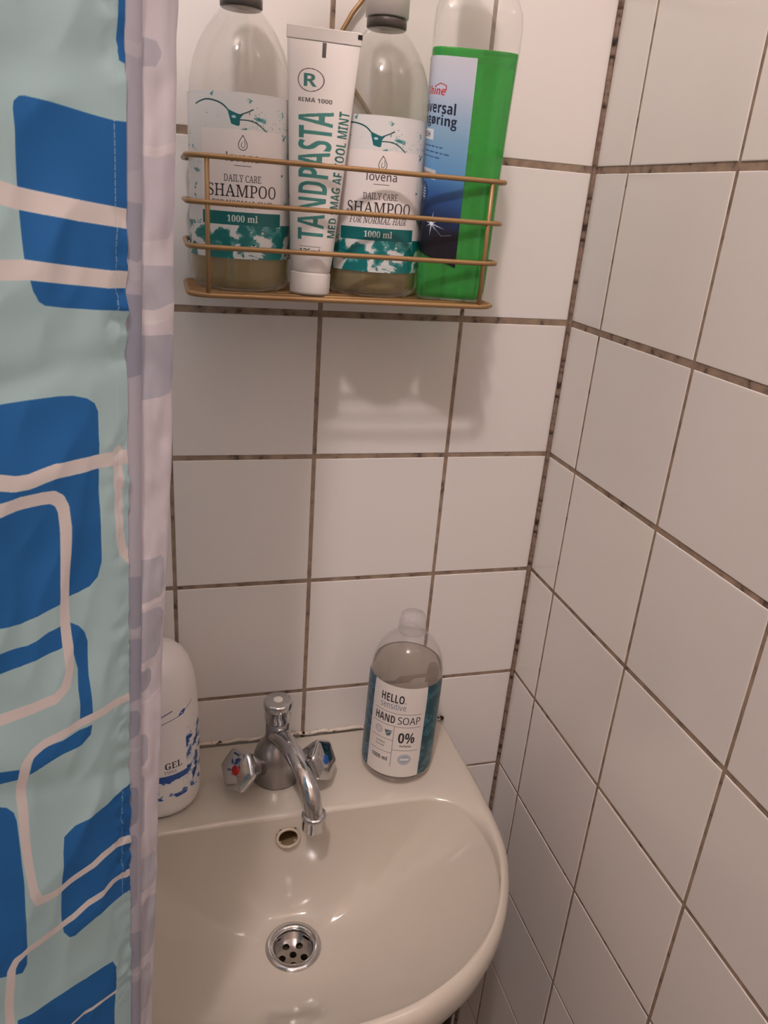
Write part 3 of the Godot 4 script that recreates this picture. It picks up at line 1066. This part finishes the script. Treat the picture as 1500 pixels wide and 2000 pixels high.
func cleaner() -> void:
	var o := thing("cleaner_bottle", "clear bottle of bright green cleaning liquid in the wire basket", "bottle", Vector3(-0.172, SHELF, 0.064))
	var pts := []
	for q in [[-0.209, 0.092], [-0.182, 0.1030], [-0.153, 0.1075], [-0.1435, 0.097], [-0.1435, 0.055], [-0.150, 0.028], [-0.170, 0.021], [-0.188, 0.029], [-0.197, 0.056]]:
		pts.append(Vector3(q[0] + 0.172, 0, q[1] - 0.064))
	var fine := curve(pts, 24, true)
	var shape := func(k: float, y: float, step := 1) -> PackedVector3Array:
		var r := PackedVector3Array()
		for i in range(0, fine.size(), step):
			r.append(Vector3(fine[i].x * k, y, fine[i].z * k))
		return r
	var size := func(y: float) -> float:
		return 0.945 + 0.04 * clampf((y - 0.014) / 0.076, 0.0, 1.0) + 0.09 * clampf((y - 0.09) / 0.105, 0.0, 1.0)
	var rings := []
	for q in [[0.80, 0.0], [0.90, 0.0012], [0.935, 0.006], [0.945, 0.014], [0.965, 0.04], [0.985, 0.09], [1.03, 0.15], [1.075, 0.195], [1.085, 0.212], [1.05, 0.223], [0.95, 0.232], [0.84, 0.2385], [0.70, 0.243], [0.55, 0.248], [0.42, 0.256], [0.40, 0.27]]:
		rings.append(shape.call(q[0], q[1], 2))
	var shell := plain(Color(0.80, 0.80, 0.77, 0.05), 0.06)
	shell.transparency = BaseMaterial3D.TRANSPARENCY_ALPHA
	part("bottle_body", loft(rings, true, true, false), shell, o)
	var inside := []
	for q in [[0.78, 0.0012], [0.88, 0.0028], [0.915, 0.008], [0.925, 0.014], [0.945, 0.04], [0.965, 0.09], [1.01, 0.15], [1.055, 0.194], [1.055, 0.1955]]:
		inside.append(shape.call(q[0], q[1], 2))
	part("liquid", loft(inside, true, true, true), solid(Color(0.01, 0.80, 0.26), 0.34), o)
	part("cap", lathe([[0.0165, 0.262], [0.0170, 0.264], [0.0170, 0.30], [0.0155, 0.302]], 32), mat.white_plastic, o)
	# the label wraps round the left front corner
	var dist := PackedFloat32Array([0.0])
	var path := PackedVector3Array()
	var n := fine.size()
	for i in range(n - 22, n + 48):
		path.append(fine[i % n])
	for i in range(1, path.size()):
		dist.append(dist[i - 1] + path[i].distance_to(path[i - 1]))
	var total := 0.0
	var use := PackedVector3Array()
	for i in path.size():
		if dist[i] <= 0.0700:
			use.append(path[i])
			total = dist[i]
	var rows := []
	for i in 21:
		var ring := PackedVector3Array()
		for j in use.size():
			var u := float(j) / (use.size() - 1)
			var top := 0.1890 - 0.010 * pow(maxf(0.0, 1.0 - u * 2.2), 2.0)
			var y := lerpf(top, lerpf(0.050, 0.0285, u), i / 20.0)
			var k: float = size.call(y) + 0.012
			ring.append(Vector3(use[j].x * k, y, use[j].z * k))
		rows.append(ring)
	part("label", loft(rows, false), cleaner_label(), o)


func cleaner_label() -> StandardMaterial3D:
	var w := 330
	var h := 880
	var im := Image.create(w, h, false, Image.FORMAT_RGB8)
	var g := Gradient.new()
	g.offsets = PackedFloat32Array([0.0, 0.15, 0.36, 0.55, 0.66, 0.77, 0.86, 1.0])
	g.colors = PackedColorArray([Color(0.78, 0.80, 0.85), Color(0.72, 0.77, 0.85), Color(0.50, 0.66, 0.78), Color(0.36, 0.58, 0.78), Color(0.18, 0.36, 0.60), Color(0.10, 0.20, 0.38), Color(0.08, 0.10, 0.17), Color(0.07, 0.08, 0.12)])
	for y in h:
		im.fill_rect(Rect2i(0, y, w, 1), g.sample(float(y) / h))
	var ink := Color(0.06, 0.09, 0.20)
	text(im, "Shine", Vector2(175, 143), 92, 36, Color(0.74, 0.20, 0.22), "Droid Sans", true, 0.0, 0.15)
	stroke(im, PackedVector2Array([Vector2(175, 126), Vector2(200, 112), Vector2(222, 120), Vector2(222, 138)]), 4, Color(0.66, 0.22, 0.26))
	text(im, "Universal", Vector2(170, 212), 190, 50, ink, "Droid Sans", true)
	text(im, "Rengøring", Vector2(168, 270), 210, 60, ink, "Droid Sans", true)
	im.fill_rect(Rect2i(90, 308, 92, 46), Color(0.82, 0.85, 0.88))
	text(im, "FRESH", Vector2(130, 332), 66, 24, ink, "Droid Sans", true)
	for q in [[378, 120], [402, 140], [424, 110]]:
		var x := 96.0
		while x < 96 + q[1]:
			var l := rng.randf_range(8, 24)
			im.fill_rect(Rect2i(int(x), q[0], int(l), 6), Color(0.20, 0.34, 0.52))
			x += l + 5
	im.fill_rect(Rect2i(110, 482, 96, 44), Color(0.72, 0.76, 0.78))
	im.fill_rect(Rect2i(110, 498, 96, 12), Color(0.60, 0.50, 0.48))
	ring(im, Vector2(94, 488), Vector2(20, 44), 5, Color(0.08, 0.10, 0.16))
	im.fill_rect(Rect2i(84, 560, 34, 80), Color(0.66, 0.72, 0.72))
	ring(im, Vector2(146, 596), Vector2(22, 46), 6, Color(0.05, 0.07, 0.12))
	for i in 4:
		im.fill_rect(Rect2i(136, 574 + i * 13, 20, 6), Color(0.70, 0.78, 0.80))
	var c := Vector2(205, 724)
	for i in 8:
		var a := TAU * i / 8.0 + 0.1
		var d := Vector2(cos(a), sin(a))
		var l := 62.0 if i % 2 == 0 else 34.0
		poly(im, PackedVector2Array([c + d.orthogonal() * 4.0, c + d * l, c - d.orthogonal() * 4.0]), Color(0.85, 0.90, 0.95, 0.85))
	ring(im, c, Vector2(8, 8), 0.0, Color(0.95, 0.97, 1.0))
	stroke(im, PackedVector2Array([c, c + Vector2(46, 40), c + Vector2(90, 20)]), 2, Color(0.6, 0.68, 0.76))
	text(im, "1L", Vector2(120, 812), 22, 36, Color(0.75, 0.78, 0.82))
	return printed(im, 0.3)


func toothpaste() -> void:
	var o := thing("toothpaste_tube", "white toothpaste tube with teal lettering standing on its cap in the basket", "tube", Vector3(-0.3045, SHELF, 0.0895))
	o.rotation = Vector3(deg_to_rad(-1.2), deg_to_rad(-9.0), deg_to_rad(-1.4))
	part("cap", lathe([[0.0150, 0.0], [0.0164, 0.0006], [0.0170, 0.002], [0.0172, 0.0162], [0.0168, 0.0176], [0.0160, 0.0180], [0.0120, 0.0182]], 56), mat.white_plastic, o)
	# from the round shoulder to the flat crimp
	var rings := []
	var n := 96
	for q in [[0.0158, 0.0158, 0.0181], [0.0165, 0.0165, 0.0195], [0.0172, 0.0170, 0.0245], [0.0182, 0.0174, 0.0325], [0.0190, 0.0172, 0.044], [0.0206, 0.0162, 0.07], [0.0228, 0.0140, 0.100], [0.0250, 0.0108, 0.132], [0.0268, 0.0072, 0.162], [0.0281, 0.0034, 0.182], [0.0286, 0.0012, 0.1890]]:
		var r := PackedVector3Array()
		for j in n:
			var a := TAU * j / n + PI
			var e := 1.0
			r.append(Vector3(sin(a) * q[0] * e, q[2], cos(a) * q[1]))
		rings.append(r)
	rings.reverse()
	var body := part("tube_body", loft(rings, true, false, true), tube_print(), o)
	part("crimp", rounded_box(Vector3(0.0585, 0.0095, 0.0018), 0.0006), mat.white_plastic, body, Vector3(0, 0.1940, 0))
	part("crimp_mark", box(Vector3(0.0035, 0.0032, 0.0024)), mat.dark, body, Vector3(0.0277, 0.1955, 0))


func tube_print() -> StandardMaterial3D:
	# the whole circumference is 600 px wide, its front in the middle; height 168 mm = 1008 px, drawn top to bottom
	var w := 640
	var h := 1008
	var im := Image.create(w, h, false, Image.FORMAT_RGB8)
	im.fill(Color(0.90, 0.885, 0.875))
	var teal := Color(0.24, 0.52, 0.50)
	# rings lie at uneven heights and v runs evenly over them, so the rows are stretched to suit
	var ys := [0.1890, 0.182, 0.162, 0.132, 0.100, 0.07, 0.044, 0.0325, 0.0245, 0.0195, 0.0181]
	# drawn on an even sheet first (6 px per mm), then laid into the rows
	var sheet := Image.create(w, h, false, Image.FORMAT_RGB8)
	sheet.fill(Color(0.90, 0.885, 0.875))
	var c := 320.0
	var mm := func(y: float) -> float: return (0.1890 - y) * 6000.0
	sheet.fill_rect(Rect2i(int(c) - 4, 2, 11, 64), Color(0.13, 0.10, 0.10))
	ring(sheet, Vector2(c - 36, mm.call(0.1615)), Vector2(42, 48), 3.5, Color(0.36, 0.30, 0.32))
	text(sheet, "R", Vector2(c - 36, mm.call(0.1615)), 42, 54, Color(0.22, 0.46, 0.44), "Droid Sans", true)
	text(sheet, "REMA 1000", Vector2(c - 20, mm.call(0.1475)), 112, 19, Color(0.30, 0.30, 0.30), "Droid Sans", true)
	text(sheet, "TANDPASTA", Vector2(c - 14, mm.call(0.0922)), 577, 122, teal, "Droid Sans", true, -PI / 2)
	text(sheet, "MED SMAG AF COOL MINT", Vector2(c + 92, mm.call(0.0944)), 570, 56, teal.darkened(0.2), "Droid Sans", true, -PI / 2)
	stroke(sheet, PackedVector2Array([Vector2(c - 64, mm.call(0.0388)), Vector2(c + 36, mm.call(0.0388))]), 2.5, Color(0.4, 0.4, 0.4))
	text(sheet, "125ml", Vector2(c - 14, mm.call(0.0351)), 96, 28, Color(0.26, 0.34, 0.33), "Droid Sans", true)
	for y in h:
		# height at this row
		var f := float(y) / h * (ys.size() - 1)
		var i := mini(int(f), ys.size() - 2)
		var at := lerpf(ys[i], ys[i + 1], f - i)
		var src := clampi(int(mm.call(at)), 0, h - 1)
		im.blit_rect(sheet, Rect2i(0, src, w, 1), Vector2i(0, y))
	return printed(im, 0.38)


func hand_soap() -> void:
	var o := thing("hand_soap_bottle", "clear hand soap bottle with white and teal label on the washbasin", "bottle", Vector3(-0.1765, RIM, 0.0715))
	o.rotation.z = deg_to_rad(-1.2)
	var prof := [[0.030, 0.0012], [0.0355, 0.0], [0.0395, 0.0025], [0.0412, 0.007], [0.0415, 0.012], [0.0415, 0.10], [0.0415, 0.118], [0.0412, 0.128], [0.0402, 0.139], [0.0378, 0.151], [0.0335, 0.161], [0.0275, 0.169], [0.0215, 0.174], [0.0165, 0.1765], [0.0142, 0.1785], [0.0140, 0.182]]
	var neck := [[0.0140, 0.180], [0.0152, 0.1815], [0.0152, 0.1835], [0.0140, 0.185], [0.0150, 0.1865], [0.0150, 0.188], [0.0140, 0.1895], [0.0148, 0.191], [0.0148, 0.193], [0.0138, 0.1945], [0.0138, 0.2005], [0.0130, 0.2015]]
	var pet := plain(Color(0.72, 0.70, 0.70, 0.14), 0.06)
	pet.transparency = BaseMaterial3D.TRANSPARENCY_ALPHA
	part("bottle_body", lathe(prof, 64, true, false), pet, o)
	var frosted := plain(Color(0.80, 0.78, 0.80, 0.25), 0.15)
	frosted.transparency = BaseMaterial3D.TRANSPARENCY_ALPHA
	part("neck", lathe(neck, 48, false, true), frosted, o)
	part("liquid", lathe([[0.030, 0.0022], [0.0375, 0.0035], [0.0398, 0.008], [0.0401, 0.014], [0.0401, 0.118], [0.0398, 0.128], [0.0388, 0.138], [0.0375, 0.143]], 64), solid(Color(0.90, 0.87, 0.83), 0.10, 0.03, 0.006), o)
	var mid := deg_to_rad(-27.0)
	part("label", wrap_label(along(prof), mid - 1.484, mid + 1.484, 0.0125, 0.1320, 0.0003), soap_label(), o)


func soap_label() -> StandardMaterial3D:
	# 123 x 120 mm at 6 px per mm
	var k := 6.0
	var w := 738
	var h := 720
	var im := Image.create(w, h, false, Image.FORMAT_RGB8)
	im.fill(Color(0.07, 0.27, 0.33))
	blot(im, 0, 0, 174, h, Color(0.10, 0.30, 0.44), Color(0.55, 0.70, 0.80), 0.12, 61, 0.008)
	blot(im, 564, 0, w, h, Color(0.06, 0.33, 0.38), Color(0.52, 0.70, 0.74), 0.16, 74, 0.008)
	im.fill_rect(Rect2i(174, 0, 390, h), Color(0.86, 0.845, 0.835))
	var c := 369.0
	var ink := Color(0.10, 0.11, 0.14)
	text(im, "HELLO", Vector2(c - 42, 92), 160, 62, ink, "Droid Sans", true)
	ring(im, Vector2(c + 48, 116), Vector2(6, 6), 2, Color(0.3, 0.5, 0.5))
	text(im, "sensitive", Vector2(c - 34, 152), 178, 50, Color(0.42, 0.46, 0.56))
	var thin := func(x0: float, y0: float, x1: float, y1: float): stroke(im, PackedVector2Array([Vector2(x0, y0), Vector2(x1, y1)]), 2.5, Color(0.20, 0.20, 0.22))
	thin.call(200, 205, 540, 205)
	text(im, "HAND", Vector2(c - 82, 256), 146, 60, ink, "Droid Sans", true)
	text(im, "SOAP", Vector2(c + 86, 256), 152, 58, ink)
	thin.call(200, 308, 540, 308)
	thin.call(c - 8, 308, c - 8, 640)
	ring(im, Vector2(252, 364), Vector2(24, 26), 4, Color(0.42, 0.44, 0.48))
	ring(im, Vector2(252, 364), Vector2(12, 13), 3, Color(0.42, 0.44, 0.48))
	poly(im, PackedVector2Array([Vector2(296, 350), Vector2(352, 346), Vector2(336, 392), Vector2(312, 396)]), Color(0.34, 0.42, 0.44))
	stroke(im, PackedVector2Array([Vector2(310, 376), Vector2(348, 352)]), 5, Color(0.75, 0.77, 0.77))
	thin.call(200, 424, c - 8, 424)
	text(im, "Certified", Vector2(272, 458), 68, 16, ink)
	text(im, "Formula", Vector2(272, 484), 64, 16, ink)
	thin.call(200, 530, c - 8, 530)
	text(im, "1000 ml", Vector2(275, 584), 122, 34, ink, "Droid Sans", true)
	text(im, "0%", Vector2(c + 82, 394), 112, 84, ink, "Droid Sans", true)
	text(im, "Parfume", Vector2(c + 80, 460), 78, 17, ink, "Droid Sans", true)
	thin.call(c - 8, 498, 540, 498)
	ring(im, Vector2(c + 84, 572), Vector2(46, 44), 0.0, Color(0.62, 0.67, 0.72))
	ring(im, Vector2(c + 84, 572), Vector2(37, 35), 3, Color(0.80, 0.82, 0.84))
	im.fill_rect(Rect2i(int(c) + 56, 562, 58, 18), Color(0.84, 0.85, 0.86))
	return printed(im, 0.3)


func shower_gel() -> void:
	var o := thing("shower_gel_bottle", "white opaque bottle with blue marbled label on the washbasin", "bottle", Vector3(-0.4465, RIM, 0.0745))
	var prof := [[0.0330, 0.001], [0.0375, 0.0], [0.0405, 0.003], [0.0420, 0.009], [0.0424, 0.02], [0.0422, 0.06], [0.0418, 0.10], [0.0412, 0.125], [0.0400, 0.142], [0.0378, 0.156], [0.0345, 0.168], [0.0300, 0.177], [0.0240, 0.1835], [0.0170, 0.1875], [0.0090, 0.1892], [0.002, 0.1896]]
	part("bottle_body", lathe(prof, 64), mat.white_plastic, o)
	part("label", wrap_label(along(prof), -1.45, 1.45, 0.026, 0.135, 0.0003), gel_label(), o)


func gel_label() -> StandardMaterial3D:
	# 121 x 109 mm at 6 px per mm
	var w := 726
	var h := 654
	var im := Image.create(w, h, false, Image.FORMAT_RGB8)
	im.fill(Color(0.90, 0.89, 0.885))
	var blue := Color(0.10, 0.28, 0.58)
	var pale := Color(0.62, 0.72, 0.86)
	var c := 363.0
	blot(im, 545, 170, w, 520, blue, pale, 0.10, 87, 0.009)
	blot(im, 0, 170, 180, 520, blue, pale, 0.10, 33, 0.009)
	blot(im, 0, 515, w, h, blue, pale, 0.16, 44, 0.009)
	stroke(im, curve2([[-40, 22], [-10, 18], [12, 12], [24, 9], [33, 5], [42, 0]], 6.0, c), 4, Color(0.14, 0.22, 0.40))
	stroke(im, curve2([[2, 7], [8, 4], [16, 1]], 6.0, c), 6, Color(0.18, 0.24, 0.40))
	poly(im, curve2([[22, 10], [26, 5], [31, 4], [29, 9]], 6.0, c), Color(0.14, 0.28, 0.56))
	ring(im, Vector2(c + 160, 44), Vector2(8, 6), 0.0, pale)
	im.fill_rect(Rect2i(150, 150, 395, 360), Color(0.905, 0.89, 0.885))
	text(im, "GEL", Vector2(c + 92, 398), 108, 48, Color(0.12, 0.10, 0.14), "Droid Serif", true)
	text(im, "TYPES", Vector2(c + 70, 446), 76, 22, Color(0.30, 0.28, 0.32), "Droid Serif")
	im.fill_rect(Rect2i(150, 470, 395, 46), Color(0.08, 0.30, 0.60))
	return printed(im, 0.32)
